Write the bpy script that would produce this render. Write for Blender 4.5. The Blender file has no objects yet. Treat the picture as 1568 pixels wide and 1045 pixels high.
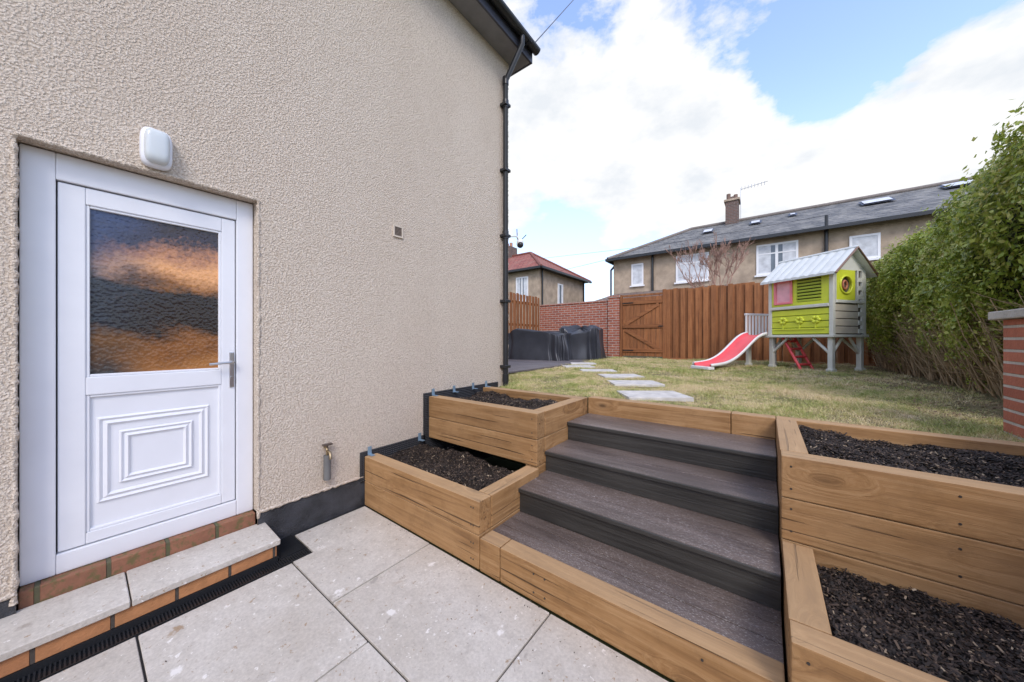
import bpy, bmesh, math, random
import numpy as np
from mathutils import Vector, Matrix
random.seed(3); rng=np.random.default_rng(5)
S=bpy.context.scene
COL=S.collection
# ------------------------------------------------------------ node helpers
def mat(name):
    m=bpy.data.materials.new(name); m.use_nodes=True
    nt=m.node_tree; b=nt.nodes['Principled BSDF']
    return m,nt,b
def N(nt,t,**k):
    n=nt.nodes.new(t)
    for a,v in k.items():
        if a.startswith('i_'):
            key=a[2:]
            key=int(key) if key.isdigit() else key.replace('_',' ')
            n.inputs[key].default_value=v
        else: setattr(n,a,v)
    return n
def L(nt,a,b): nt.links.new(a,b)
def coords(nt,scale=(1,1,1),rot=(0,0,0),rnd=False,loc=(0,0,0)):
    tc=N(nt,'ShaderNodeTexCoord'); mp=N(nt,'ShaderNodeMapping')
    mp.inputs['Scale'].default_value=scale; mp.inputs['Rotation'].default_value=rot; mp.inputs['Location'].default_value=loc
    if rnd:
        oi=N(nt,'ShaderNodeNewGeometry'); ml=N(nt,'ShaderNodeMath',operation='MULTIPLY',i_1=37.0)
        L(nt,oi.outputs['Random Per Island'],ml.inputs[0])
        ad=N(nt,'ShaderNodeVectorMath',operation='ADD'); L(nt,tc.outputs['Object'],ad.inputs[0]); L(nt,ml.outputs[0],ad.inputs[1])
        L(nt,ad.outputs[0],mp.inputs[0])
    else: L(nt,tc.outputs['Object'],mp.inputs[0])
    return mp.outputs[0]
def noise(nt,vec,scale,detail=4,rough=.55,dist=0):
    n=N(nt,'ShaderNodeTexNoise'); n.inputs['Scale'].default_value=scale; n.inputs['Detail'].default_value=detail
    n.inputs['Roughness'].default_value=rough; n.inputs['Distortion'].default_value=dist
    if vec is not None: L(nt,vec,n.inputs['Vector'])
    return n.outputs['Fac']
def ramp(nt,fac,stops):
    r=N(nt,'ShaderNodeValToRGB'); e=r.color_ramp.elements
    while len(e)<len(stops): e.new(.5)
    for el,(p,c) in zip(e,stops):
        el.position=p; el.color=(c[0],c[1],c[2],1) if not isinstance(c,(int,float)) else (c,c,c,1)
    L(nt,fac,r.inputs[0]); return r.outputs[0]
def mix(nt,fac,a,b,mode='MIX'):
    m=N(nt,'ShaderNodeMix',data_type='RGBA',blend_type=mode)
    for i,v in ((0,fac),(6,a),(7,b)):
        if hasattr(v,'is_linked'): L(nt,v,m.inputs[i])
        else: m.inputs[i].default_value=v if i==0 else (v[0],v[1],v[2],1)
    return m.outputs[2]
def math_(nt,op,a,b=None):
    m=N(nt,'ShaderNodeMath',operation=op)
    for i,v in ((0,a),(1,b)):
        if v is None: continue
        if hasattr(v,'is_linked'): L(nt,v,m.inputs[i])
        else: m.inputs[i].default_value=v
    return m.outputs[0]
def bump(nt,b,h,dist=.01,strength=1,normal=None):
    n=N(nt,'ShaderNodeBump'); n.inputs['Distance'].default_value=dist; n.inputs['Strength'].default_value=strength
    L(nt,h,n.inputs['Height'])
    if normal is not None: L(nt,normal,n.inputs['Normal'])
    if b is not None: L(nt,n.outputs[0],b.inputs['Normal'])
    return n.outputs[0]
def plain(name,c,rough=.5,var=.12,metal=0,sc=6,bmp=0):
    m,nt,b=mat(name); v=coords(nt)
    f=noise(nt,v,sc,3)
    lo=[x*(1-var) for x in c]; hi=[min(1,x*(1+var)) for x in c]
    L(nt,ramp(nt,f,[(.3,lo),(.7,hi)]),b.inputs['Base Color'])
    b.inputs['Roughness'].default_value=rough; b.inputs['Metallic'].default_value=metal
    if bmp: bump(nt,b,noise(nt,v,sc*12,3),bmp)
    return m
# ------------------------------------------------------------ mesh helpers
def addobj(name,me,parent=None,m=None):
    o=bpy.data.objects.new(name,me); COL.objects.link(o)
    if parent: o.parent=parent
    if m: me.materials.append(m)
    return o
def empty(name,loc=(0,0,0),rz=0):
    e=bpy.data.objects.new(name,None); COL.objects.link(e); e.location=loc; e.rotation_euler=(0,0,rz); e.empty_display_size=.1
    return e
def boxes(name,lst,m,parent=None,bev=0.0,seg=1,smooth=False):
    bm=bmesh.new()
    for bx in lst:
        x0,x1,y0,y1,z0,z1=bx[:6]
        r=bmesh.ops.create_cube(bm,size=1)
        bmesh.ops.scale(bm,vec=(x1-x0,y1-y0,z1-z0),verts=r['verts'])
        if len(bx)>6: bmesh.ops.rotate(bm,cent=(0,0,0),matrix=Matrix.Rotation(bx[6],3,bx[7] if len(bx)>7 else 'Z'),verts=r['verts'])
        bmesh.ops.translate(bm,vec=((x0+x1)/2,(y0+y1)/2,(z0+z1)/2),verts=r['verts'])
    if bev>0: bmesh.ops.bevel(bm,geom=list(bm.edges),offset=bev,segments=seg,affect='EDGES',profile=.6)
    me=bpy.data.meshes.new(name); bm.to_mesh(me); bm.free()
    return addobj(name,me,parent,m)
def poly(name,verts,faces,m,parent=None,smooth=False):
    me=bpy.data.meshes.new(name); me.from_pydata([tuple(v) for v in verts],[],faces); me.update()
    if smooth: me.polygons.foreach_set('use_smooth',[True]*len(me.polygons))
    return addobj(name,me,parent,m)
def tube(name,pts,r,m,parent=None,cyc=False,res=3):
    cu=bpy.data.curves.new(name,'CURVE'); cu.dimensions='3D'; cu.bevel_depth=1 if not isinstance(r,(int,float)) else r; cu.bevel_resolution=res
    rl=pts if isinstance(pts[0][0],(list,tuple,Vector,np.ndarray)) else [pts]
    for k,pl in enumerate(rl):
        s=cu.splines.new('POLY'); s.points.add(len(pl)-1)
        for i,p in enumerate(pl):
            s.points[i].co=(p[0],p[1],p[2],1)
            if not isinstance(r,(int,float)): s.points[i].radius=r[k][i]
        s.use_cyclic_u=cyc
    cu.use_fill_caps=True
    o=bpy.data.objects.new(name,cu); COL.objects.link(o); cu.materials.append(m)
    dg=bpy.context.evaluated_depsgraph_get(); me=bpy.data.meshes.new_from_object(o.evaluated_get(dg)); me.name=name
    bpy.data.objects.remove(o)
    me.polygons.foreach_set('use_smooth',[True]*len(me.polygons))
    o=bpy.data.objects.new(name,me); COL.objects.link(o)
    if not me.materials: me.materials.append(m)
    if parent: o.parent=parent
    return o
def npmesh(name,V,F,m,parent=None):
    me=bpy.data.meshes.new(name); nV=len(V); nF,k=F.shape
    me.vertices.add(nV); me.vertices.foreach_set('co',V.astype(np.float32).ravel())
    me.loops.add(nF*k); me.loops.foreach_set('vertex_index',F.astype(np.int32).ravel())
    me.polygons.add(nF); me.polygons.foreach_set('loop_start',np.arange(0,nF*k,k,dtype=np.int32))
    try: me.polygons.foreach_set('loop_total',np.full(nF,k,dtype=np.int32))
    except Exception: pass
    me.update(); me.validate()
    return addobj(name,me,parent,m)
# ------------------------------------------------------------ materials
def m_render():
    m,nt,b=mat('cream_roughcast'); v=coords(nt)
    a=noise(nt,v,80,3,.6); vo=N(nt,'ShaderNodeTexVoronoi'); vo.inputs['Scale'].default_value=100; L(nt,v,vo.inputs['Vector'])
    h=math_(nt,'SUBTRACT',a,math_(nt,'MULTIPLY',vo.outputs['Distance'],.42))
    h2=ramp(nt,h,[(.08,0),(.45,1)])
    big=noise(nt,coords(nt,(1,1,.45)),1.3,4,.6)
    c=ramp(nt,big,[(.3,(.70,.60,.485)),(.7,(.78,.685,.565))])
    c=mix(nt,math_(nt,'MULTIPLY',math_(nt,'SUBTRACT',1.0,h2),.8),c,(.46,.365,.27))  # crevices darkened in the colour: painted occlusion with some dirt
    mid=noise(nt,v,190,2)
    c=mix(nt,ramp(nt,mid,[(.55,0),(.8,.6)]),c,(.86,.80,.72))
    L(nt,c,b.inputs['Base Color']); b.inputs['Roughness'].default_value=.9
    hh=math_(nt,'ADD',h2,math_(nt,'MULTIPLY',mid,.4))
    bump(nt,b,hh,.007,.85)
    return m
def m_wood(name,axis,cols,sc=1.0,knots=True,rough=.75):
    m,nt,b=mat(name)
    s=[24*sc]*3; s[axis]=1.1*sc
    tcv=coords(nt,rnd=True)
    s2=[4.5,4.5,4.5]; s2[axis]=1.9
    vk=N(nt,'ShaderNodeMapping'); vk.inputs['Scale'].default_value=s2; L(nt,tcv,vk.inputs[0])
    vo=N(nt,'ShaderNodeTexVoronoi'); vo.inputs['Scale'].default_value=1; L(nt,vk.outputs[0],vo.inputs['Vector'])
    near=ramp(nt,vo.outputs['Distance'],[(.0,1),(.38,0)])
    mp=N(nt,'ShaderNodeMapping'); mp.inputs['Scale'].default_value=s; L(nt,tcv,mp.inputs[0])
    ad=N(nt,'ShaderNodeVectorMath',operation='ADD'); L(nt,mp.outputs[0],ad.inputs[0])
    L(nt,math_(nt,'MULTIPLY',near,2.2 if knots else .0),ad.inputs[1])
    g=noise(nt,ad.outputs[0],1.0,5,.68,.8)
    big=noise(nt,tcv,2.6,4,.65)
    c=ramp(nt,g,[(.28,cols[0]),(.5,cols[1]),(.72,cols[2])])
    c=mix(nt,ramp(nt,big,[(.38,0),(.7,.5)]),c,cols[2])
    if knots:
        k=ramp(nt,vo.outputs['Distance'],[(.035,1),(.075,.35),(.16,0)])
        c=mix(nt,math_(nt,'MULTIPLY',k,.75),c,[x*.3 for x in cols[0]])
    gi=N(nt,'ShaderNodeNewGeometry')
    br=ramp(nt,gi.outputs['Random Per Island'],[(0,.74),(1,1.06)])
    c=mix(nt,1.0,c,br,'MULTIPLY')
    vs=[55*sc]*3; vs[axis]=1.0*sc
    cr=noise(nt,coords(nt,vs,rnd=True),1.0,2,.5)
    crk=ramp(nt,cr,[(.665,0),(.69,.8)])
    c=mix(nt,crk,c,[x*.3 for x in cols[0]])
    dirt=noise(nt,tcv,9,5,.75)
    c=mix(nt,ramp(nt,dirt,[(.52,0),(.70,.5)]),c,[x*.62 for x in cols[1]])
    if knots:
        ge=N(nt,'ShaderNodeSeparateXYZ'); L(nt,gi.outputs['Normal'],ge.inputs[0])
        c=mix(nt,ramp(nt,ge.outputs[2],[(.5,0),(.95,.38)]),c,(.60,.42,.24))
    L(nt,c,b.inputs['Base Color']); b.inputs['Roughness'].default_value=rough
    bump(nt,b,math_(nt,'SUBTRACT',g,crk),.006,.8)
    return m
def m_brick(name,plane,c1,c2,mortar,bw=.225,rh=.075,ms=.01,zo=0.0):
    m,nt,b=mat(name)
    tc=N(nt,'ShaderNodeTexCoord'); sp=N(nt,'ShaderNodeSeparateXYZ'); cb=N(nt,'ShaderNodeCombineXYZ'); L(nt,tc.outputs['Object'],sp.inputs[0])
    if plane=='xz': a=sp.outputs[0]
    elif plane=='yz': a=sp.outputs[1]
    else: a=math_(nt,'ADD',sp.outputs[0],sp.outputs[1])
    L(nt,a,cb.inputs[0]); L(nt,math_(nt,'ADD',sp.outputs[2],zo),cb.inputs[1])
    br=N(nt,'ShaderNodeTexBrick'); L(nt,cb.outputs[0],br.inputs['Vector'])
    br.inputs['Scale'].default_value=1; br.inputs['Brick Width'].default_value=bw; br.inputs['Row Height'].default_value=rh
    br.inputs['Mortar Size'].default_value=ms; br.inputs['Mortar Smooth'].default_value=.3
    br.inputs['Color1'].default_value=(*c1,1); br.inputs['Color2'].default_value=(*c2,1); br.inputs['Mortar'].default_value=(*mortar,1)
    n=noise(nt,coords(nt),9,5,.7)
    c=mix(nt,.5,br.outputs['Color'],ramp(nt,n,[(.3,.35),(.7,1)]),'MULTIPLY')
    if name=='threshold_brick': c=mix(nt,ramp(nt,noise(nt,coords(nt),22,4,.7),[(.50,0),(.62,.7)]),c,(.10,.11,.035))
    L(nt,c,b.inputs['Base Color']); b.inputs['Roughness'].default_value=.85
    h=math_(nt,'ADD',math_(nt,'MULTIPLY',math_(nt,'SUBTRACT',1.0,br.outputs['Fac']),.7),math_(nt,'MULTIPLY',noise(nt,coords(nt),60,3),.4))
    bump(nt,b,h,.008)
    return m
def m_stone():
    m,nt,b=mat('porcelain_stone_paving'); v=coords(nt,rnd=True)
    big=noise(nt,v,2.5,4,.6); fine=noise(nt,v,70,4,.75); midn=noise(nt,v,14,4,.7)
    c=ramp(nt,big,[(.3,(.60,.55,.475)),(.7,(.72,.68,.61))])
    c=mix(nt,ramp(nt,midn,[(.45,0),(.7,.55)]),c,(.50,.46,.40))
    c=mix(nt,.5,c,ramp(nt,fine,[(.3,(.50,.49,.47)),(.7,(1,1,1))]),'MULTIPLY')
    vd=N(nt,'ShaderNodeVectorMath',operation='ADD'); L(nt,v,vd.inputs[0])
    nz=N(nt,'ShaderNodeTexNoise'); nz.inputs['Scale'].default_value=14; nz.inputs['Detail'].default_value=4; nz.inputs['Roughness'].default_value=.7; L(nt,v,nz.inputs['Vector'])
    sc=N(nt,'ShaderNodeVectorMath',operation='SCALE'); sc.inputs['Scale'].default_value=.11; L(nt,nz.outputs['Color'],sc.inputs[0]); L(nt,sc.outputs[0],vd.inputs[1])
    for scl,th,r0,r1,am in ((7.5,.70,.13,.22,.85),(18,.64,.14,.22,.85),(48,.70,.2,.3,.8)):
        vo=N(nt,'ShaderNodeTexVoronoi'); vo.inputs['Scale'].default_value=scl; L(nt,vd.outputs[0],vo.inputs['Vector'])
        sp=N(nt,'ShaderNodeSeparateColor'); L(nt,vo.outputs['Color'],sp.inputs[0])
        sel=ramp(nt,sp.outputs[0],[(th,0),(th+.02,am)])
        bl=math_(nt,'MULTIPLY',ramp(nt,vo.outputs['Distance'],[(r0,1),(r1,0)]),sel)
        tint=ramp(nt,sp.outputs[1],[(.25,(.36,.25,.15)),(.45,(.36,.33,.29)),(.6,(.50,.45,.38)),(.75,(.84,.81,.76))])
        c=mix(nt,bl,c,tint)
    L(nt,c,b.inputs['Base Color']); b.inputs['Roughness'].default_value=.5
    bump(nt,b,fine,.002,.5)
    return m
def m_deck(name,c0,c1,rough,frost=True,axis='x'):
    m,nt,b=mat(name); s=(1.0,34,34) if axis=='x' else (34,1.0,34)
    v=coords(nt,s,rnd=True); g=noise(nt,v,1,5,.7,1.0)
    big=noise(nt,coords(nt,(.8,3,1)),2.0,4)
    c=ramp(nt,g,[(.3,c0),(.7,c1)])
    c=mix(nt,ramp(nt,big,[(.4,0),(.7,.4)]),c,[x*1.6 for x in c1])
    if frost:
        sp=noise(nt,coords(nt,(60,150,60)),1.6,3,.6)
        c=mix(nt,math_(nt,'MULTIPLY',ramp(nt,sp,[(.55,0),(.68,.7)]),ramp(nt,big,[(.35,.2),(.6,1)])),c,(.52,.48,.45))
    L(nt,c,b.inputs['Base Color'])
    L(nt,ramp(nt,g,[(.3,rough-.08),(.7,rough+.14)]),b.inputs['Roughness'])
    bump(nt,b,g,.005,1)
    return m
def m_soil(name='bark_mulch_soil'):
    m,nt,b=mat(name); gi=N(nt,'ShaderNodeNewGeometry')
    c=ramp(nt,gi.outputs['Random Per Island'],[(0,(.010,.008,.006)),(.65,(.036,.024,.018)),(.90,(.085,.056,.038)),(.97,(.20,.14,.09)),(1,(.42,.33,.22))])
    L(nt,c,b.inputs['Base Color']); b.inputs['Roughness'].default_value=.75
    return m
def m_leaf(name,cols,trans=.25,rough=.35,lo=.3):
    m,nt,b=mat(name); gi=N(nt,'ShaderNodeNewGeometry')
    big=noise(nt,coords(nt),1.6,3,.6)
    f=math_(nt,'ADD',math_(nt,'MULTIPLY',gi.outputs['Random Per Island'],.7),math_(nt,'MULTIPLY',math_(nt,'SUBTRACT',big,lo),.8))
    c=ramp(nt,f,[(0,cols[0]),(.35,cols[1]),(.7,cols[2]),(1,cols[3])])
    L(nt,c,b.inputs['Base Color']); b.inputs['Roughness'].default_value=rough
    if trans>0:
        tr=N(nt,'ShaderNodeBsdfTranslucent'); L(nt,c,tr.inputs[0]); mx=N(nt,'ShaderNodeMixShader'); mx.inputs[0].default_value=trans
        out=nt.nodes['Material Output']; L(nt,b.outputs[0],mx.inputs[1]); L(nt,tr.outputs[0],mx.inputs[2]); L(nt,mx.outputs[0],out.inputs[0])
    return m
def m_roof(name,c0,c1,c2,w=.3,h=.2,axis='x'):
    m,nt,b=mat(name)
    tc=N(nt,'ShaderNodeTexCoord'); sp=N(nt,'ShaderNodeSeparateXYZ'); cb=N(nt,'ShaderNodeCombineXYZ'); L(nt,tc.outputs['Object'],sp.inputs[0])
    L(nt,math_(nt,'ADD',sp.outputs[0],math_(nt,'MULTIPLY',sp.outputs[1],.31 if axis=='x' else 1.0)),cb.inputs[0]); L(nt,sp.outputs[2],cb.inputs[1])
    br=N(nt,'ShaderNodeTexBrick'); L(nt,cb.outputs[0],br.inputs['Vector'])
    br.inputs['Scale'].default_value=1; br.inputs['Brick Width'].default_value=w; br.inputs['Row Height'].default_value=h*.46
    br.inputs['Mortar Size'].default_value=.012; br.inputs['Color1'].default_value=(*c0,1); br.inputs['Color2'].default_value=(*c1,1); br.inputs['Mortar'].default_value=(*[x*.45 for x in c0],1)
    n=noise(nt,coords(nt),1.9,6,.75)
    c=mix(nt,ramp(nt,n,[(.45,0),(.66,.9)]),br.outputs['Color'],c2)
    L(nt,c,b.inputs['Base Color']); b.inputs['Roughness'].default_value=.7
    bump(nt,b,math_(nt,'SUBTRACT',1.0,br.outputs['Fac']),.02)
    return m
M={}
M['render']=m_render()
SL=((.18,.085,.028),(.345,.185,.068),(.49,.295,.135))
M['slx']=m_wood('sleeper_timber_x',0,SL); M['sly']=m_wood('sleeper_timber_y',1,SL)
FN=((.14,.05,.016),(.31,.115,.036),(.43,.18,.065))
M['fence']=m_wood('fence_timber',2,FN,.8,knots=False)
M['fencex']=m_wood('fence_timber_rail',0,FN,.8,knots=False)
M['stone']=m_stone()
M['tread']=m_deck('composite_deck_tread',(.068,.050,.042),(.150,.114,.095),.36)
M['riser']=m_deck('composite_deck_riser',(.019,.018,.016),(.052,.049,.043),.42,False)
M['joint']=plain('dark_grout',(.045,.042,.04),.9)
M['black']=plain('black_plastic',(.02,.021,.023),.35)
M['bitumen']=plain('bitumen_plinth',(.045,.047,.053),.6,.45,sc=9,bmp=.01)
M['upvc']=plain('white_upvc',(.78,.79,.815),.28,.02)
M['white']=plain('white_plastic',(.80,.80,.77),.35,.03)
M['metal']=plain('brushed_steel',(.6,.6,.6),.28,.05,1)
M['zinc']=plain('galvanised_bracket',(.28,.40,.50),.45,.2,.5)
M['soil']=m_soil()
M['soilbase']=plain('soil_base',(.018,.013,.010),.95,.5,sc=40,bmp=.02)
M['brick_xz']=m_brick('red_brick_x','xz',(.52,.17,.095),(.38,.11,.065),(.56,.49,.42))
M['brick_yz']=m_brick('red_brick_y','yz',(.50,.15,.085),(.36,.10,.06),(.50,.44,.38))
M['brick_st']=m_brick('step_brick','yz',(.58,.27,.11),(.44,.18,.08),(.09,.075,.06),.22,.3,.008,.1)
M['brick_mossy']=m_brick('threshold_brick','yz',(.34,.15,.085),(.22,.11,.06),(.12,.11,.06),.22,.3,.010)
# ------------------------------------------------------------ camera
cam=bpy.data.cameras.new('camera'); co=bpy.data.objects.new('camera',cam); COL.objects.link(co)
cam.sensor_width=36; cam.lens=510/1568*36; cam.clip_start=.05; cam.clip_end=2000; cam.shift_y=-.0016
co.location=(0,0,1.42); co.rotation_euler=(math.radians(90),0,math.radians(37.3)); S.camera=co
# ------------------------------------------------------------ ground
mg,nt,b=mat('distant_ground'); n=noise(nt,coords(nt),.3,6)
L(nt,ramp(nt,n,[(.3,(.05,.07,.025)),(.7,(.10,.10,.05))]),b.inputs['Base Color']); b.inputs['Roughness'].default_value=.95
R=600; hx0,hx1,hy0,hy1=-8,1.5,-9,3.2; gz=.78
V=[(-R,-R,gz),(R,-R,gz),(R,R,gz),(-R,R,gz),(hx0,hy0,gz),(hx1,hy0,gz),(hx1,hy1,gz),(hx0,hy1,gz),(hx0,hy0,-.06),(hx1,hy0,-.06),(hx1,hy1,-.06),(hx0,hy1,-.06)]
poly('ground',V,[(0,1,5,4),(1,2,6,5),(2,3,7,6),(3,0,4,7),(4,5,9,8),(5,6,10,9),(6,7,11,10),(7,4,8,11),(8,9,10,11)],mg)
# paving
pav=empty('patio_paving')
sl=[]; g=.0045; PX=-2.40
rows=[(-5.12,-4.46),(-4.46,-3.80),(-3.80,-3.14),(-3.14,-2.48),(-2.48,-1.82),(-1.82,-1.16),(-1.16,-.48),(-.48,.18),(.18,.84),(.84,1.5)]
for i,(y0,y1) in enumerate(rows):
    j=len(rows)-1-i
    o=[-1.86,-1.49,-2.05][j%3]
    xs=[PX]; x=o
    while x<1.2:
        xs.append(x); x+=.97
    xs.append(1.3)
    if j==0: xs=xs[1:]
    for a,c in zip(xs[:-1],xs[1:]): sl.append((a+g,c-g,y0+g,y1-g,-.04,random.uniform(-.0015,.0015)))
boxes('slabs',sl,M['stone'],pav,.0025)
pp=[(PX,.84+g),(-1.86-g,.84+g),(-1.86-g,1.5-g),(-2.715,1.5-g),(-2.715,.968),(PX,.968)]
poly('cut_slab',[(x,y,-.04) for x,y in pp]+[(x,y,0) for x,y in pp],[tuple(range(6,12))]+[(i,(i+1)%6,6+(i+1)%6,6+i) for i in range(6)],M['stone'],pav)
boxes('joint_bed',[(-2.74,1.3,-5.2,1.5,-.055,-.012)],M['joint'],pav)
n=260; c=np.stack([rng.uniform(-2.3,.9,n),rng.uniform(-.6,1.48,n),np.full(n,.003)],1)
c[:90,1]=1.5-np.abs(rng.exponential(.05,90))
th=rng.uniform(0,6.28,n); l=rng.uniform(.0015,.006,n)[:,None]; A=np.stack([np.cos(th),np.sin(th),rng.uniform(-.2,.4,n)],1)*l; B=np.stack([-np.sin(th),np.cos(th),0*th],1)*l*.5
npmesh('debris',np.stack([c-A,c+B,c+A,c-B],1).reshape(-1,3),np.arange(4*n).reshape(n,4),M['soil'],pav)
# ------------------------------------------------------------ rendered house
H=empty('rendered_house')
WX=-2.75; Y1=3.52; Y0=-7; EZ=5.14
dy0,dy1,dz0,dz1=-.165,.755,.17,2.365
RD=.085
V=[];F=[]
def quad(*p):
    i=len(V); V.extend(p); F.append((i,i+1,i+2,i+3))
quad((WX,Y0,.24),(WX,dy0,.24),(WX,dy0,EZ),(WX,Y0,EZ))
quad((WX,dy1,.24),(WX,Y1,.24),(WX,Y1,EZ),(WX,dy1,EZ))
quad((WX,dy0,dz1),(WX,dy1,dz1),(WX,dy1,EZ),(WX,dy0,EZ))
q=WX-RD-.1
quad((WX,dy0,.0),(q,dy0,.0),(q,dy0,dz1),(WX,dy0,dz1))
quad((q,dy1,.0),(WX,dy1,.0),(WX,dy1,dz1),(q,dy1,dz1))
quad((WX,dy0,dz1),(q,dy0,dz1),(q,dy1,dz1),(WX,dy1,dz1))
quad((WX,Y1,0),(-11,Y1,0),(-11,Y1,EZ),(WX,Y1,EZ))
quad((-11,Y1,0),(-11,Y0,0),(-11,Y0,EZ),(-11,Y1,EZ))
quad((-11,Y0,0),(WX,Y0,0),(WX,Y0,EZ),(-11,Y0,EZ))
poly('walls',V,F,M['render'],H)
def rough_edge(name,p0,p1,r,seed):
    rd=random.Random(seed); p0=Vector(p0);p1=Vector(p1); n=int((p1-p0).length/.02)
    pts=[tuple(p0+(p1-p0)*(i/n)+Vector((rd.uniform(-.002,.002),rd.uniform(-.003,.003),rd.uniform(-.003,.003)))) for i in range(n+1)]
    tube(name,[pts],[[r*rd.uniform(.6,1.5) for _ in pts]],M['render'],H,res=1)
rough_edge('bell_cast_lip',(WX,dy1+.005,.243),(WX,Y1,.243),.010,1); rough_edge('bell_cast_lip',(WX,Y0,.243),(WX,dy0-.005,.243),.010,2)
rough_edge('opening_edge',(WX-.004,dy1+.004,.2),(WX-.004,dy1+.004,dz1),.010,3); rough_edge('opening_edge',(WX-.004,dy0-.004,.2),(WX-.004,dy0-.004,dz1),.010,4); rough_edge('opening_edge',(WX-.004,dy0,dz1+.004),(WX-.004,dy1,dz1+.004),.010,5)
rough_edge('corner_edge',(WX-.004,Y1-.004,.8),(WX-.004,Y1-.004,EZ),.010,6)
boxes('plinth',[(WX-.1,WX-.004,Y0,dy0,-.05,.24),(WX-.1,WX-.004,dy1,Y1,-.05,.24)],M['bitumen'],H)
boxes('interior_block',[(WX-.5,WX-.25,Y0+.2,Y1-.2,-.05,EZ-.1)],M['joint'],H)
ov=.27; rx=WX+ov; ry=Y1+.2; rz=EZ+.14; rise=(11+WX+ov)/2*.75
cx=(-11-ov+rx)/2
V=[(rx,Y0-ov,rz),(rx,ry,rz),(-11-ov,ry,rz),(-11-ov,Y0-ov,rz),(cx,ry-4.2,rz+rise),(cx,Y0-ov+4.2,rz+rise)]
M['slate']=m_roof('slate_roof',(.085,.085,.09),(.12,.115,.115),(.20,.19,.17))
poly('roof',V,[(0,1,4,5),(1,2,4),(2,3,5,4),(3,0,5)],M['slate'],H)
M['fascia']=plain('dark_fascia',(.05,.052,.068),.4)
boxes('fascia',[(rx-.03,rx-.005,Y0-ov,ry-.005,rz-.17,rz-.005),(-11,rx-.005,ry-.03,ry-.005,rz-.17,rz-.006)],M['fascia'],H,.003)
boxes('soffit',[(WX-.02,rx-.031,Y0-ov,ry-.031,rz-.165,rz-.15),(-11,WX-.021,Y1-.02,ry-.031,rz-.165,rz-.15)],plain('soffit_board',(.22,.22,.225),.6),H)
def gutter(name,x,z,ya,yb,r,m,parent):
    V=[];F=[];n=9
    for k,y in enumerate((ya,yb)):
        for i in range(n):
            a=math.pi+math.pi*i/(n-1); V.append((x+r*math.cos(a),y,z+r*math.sin(a)))
        for i in range(n):
            a=2*math.pi-math.pi*i/(n-1); V.append((x+(r-.005)*math.cos(a),y,z+(r-.005)*math.sin(a)))
    t=2*n
    for i in range(t): F.append((i,(i+1)%t,t+(i+1)%t,t+i))
    F.append(tuple(range(n))); F.append(tuple(range(t+n-1,t-1,-1)))
    poly(name,V,F,m,parent)
gutter('gutter',rx+.05,rz-.01,Y0-ov,ry+.02,.058,M['black'],H)
boxes('gutter_brackets',[(rx-.004,rx+.112,y,y+.03,rz-.075,rz-.066) for y in (3.5,2.7,1.9,1.1)],M['black'],H)
tv=[]
for k in range(24): tv.append((rx-.02,rx+.05,ry-.04-.3*k-.29,ry-.04-.3*k,rz+.005,rz+.03,.0))
boxes('eaves_tiles',tv,M['slate'],H,.004)
px=WX+.055; py=3.40
tube('downpipe',[[(rx+.05,py,rz-.05),(rx+.05,py,rz-.16),(px,py,rz-.50),(px,py,.80)]],.034,M['black'],H)
boxes('pipe_clips',[(WX+.0,px+.045,py-.055,py+.055,z,z+.035) for z in (1.05,1.9,2.75,3.6,4.45)],M['black'],H,.004)
tube('pipe_sockets',[[(px,py,z-.05),(px,py,z+.05)] for z in (2.78,4.48,.92,rz-.5)],.041,M['black'],H)
# ------------------------------------------------------------ door
D=empty('back_door')
fx=WX-RD
fr=[(fx-.06,fx,dy0+.004,dy0+.107,.236,dz1-.006),(fx-.06,fx,dy1-.095,dy1-.004,.236,dz1-.006),(fx-.06,fx,dy0+.107,dy1-.095,2.225,dz1-.006),(fx-.06,fx,dy0+.107,dy1-.095,.236,.335)]
boxes('frame',fr,M['upvc'],D,.006,2)
fx2=fx-.012
sy0,sy1,sz0,sz1=dy0+.112,dy1-.100,.341,2.219
gy0,gy1,gz0,gz1=.035,.585,1.22,2.13
boxes('gasket',[(fx-.06,fx-.048,sy0-.006,sy1+.006,sz0-.006,sz1+.006)],plain('gasket',(.08,.08,.08),.7),D)
ss=[(fx-.05,fx2,sy0,gy0,sz0,sz1),(fx-.05,fx2,gy1,sy1,sz0,sz1),(fx-.05,fx2,gy0,gy1,gz1,sz1),(fx-.05,fx2,gy0,gy1,1.125,gz0),(fx-.05,fx2,gy0,gy1,sz0,.40)]
boxes('sash',ss,M['upvc'],D,.005,2)
bd=[]
for (a,c,e,f) in ((gy0,gy1,gz0,gz1),(gy0,gy1,.40,1.125)):
    w=.014
    bd+=[(fx2-.028,fx2-.006,a,a+w,e,f),(fx2-.028,fx2-.006,c-w,c,e,f),(fx2-.028,fx2-.006,a+w,c-w,f-w,f),(fx2-.028,fx2-.006,a+w,c-w,e,e+w)]
boxes('beads',bd,M['upvc'],D,.003)
boxes('lower_panel',[(fx2-.03,fx2-.019,gy0+.012,gy1-.012,.412,1.113)],M['upvc'],D)
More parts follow.
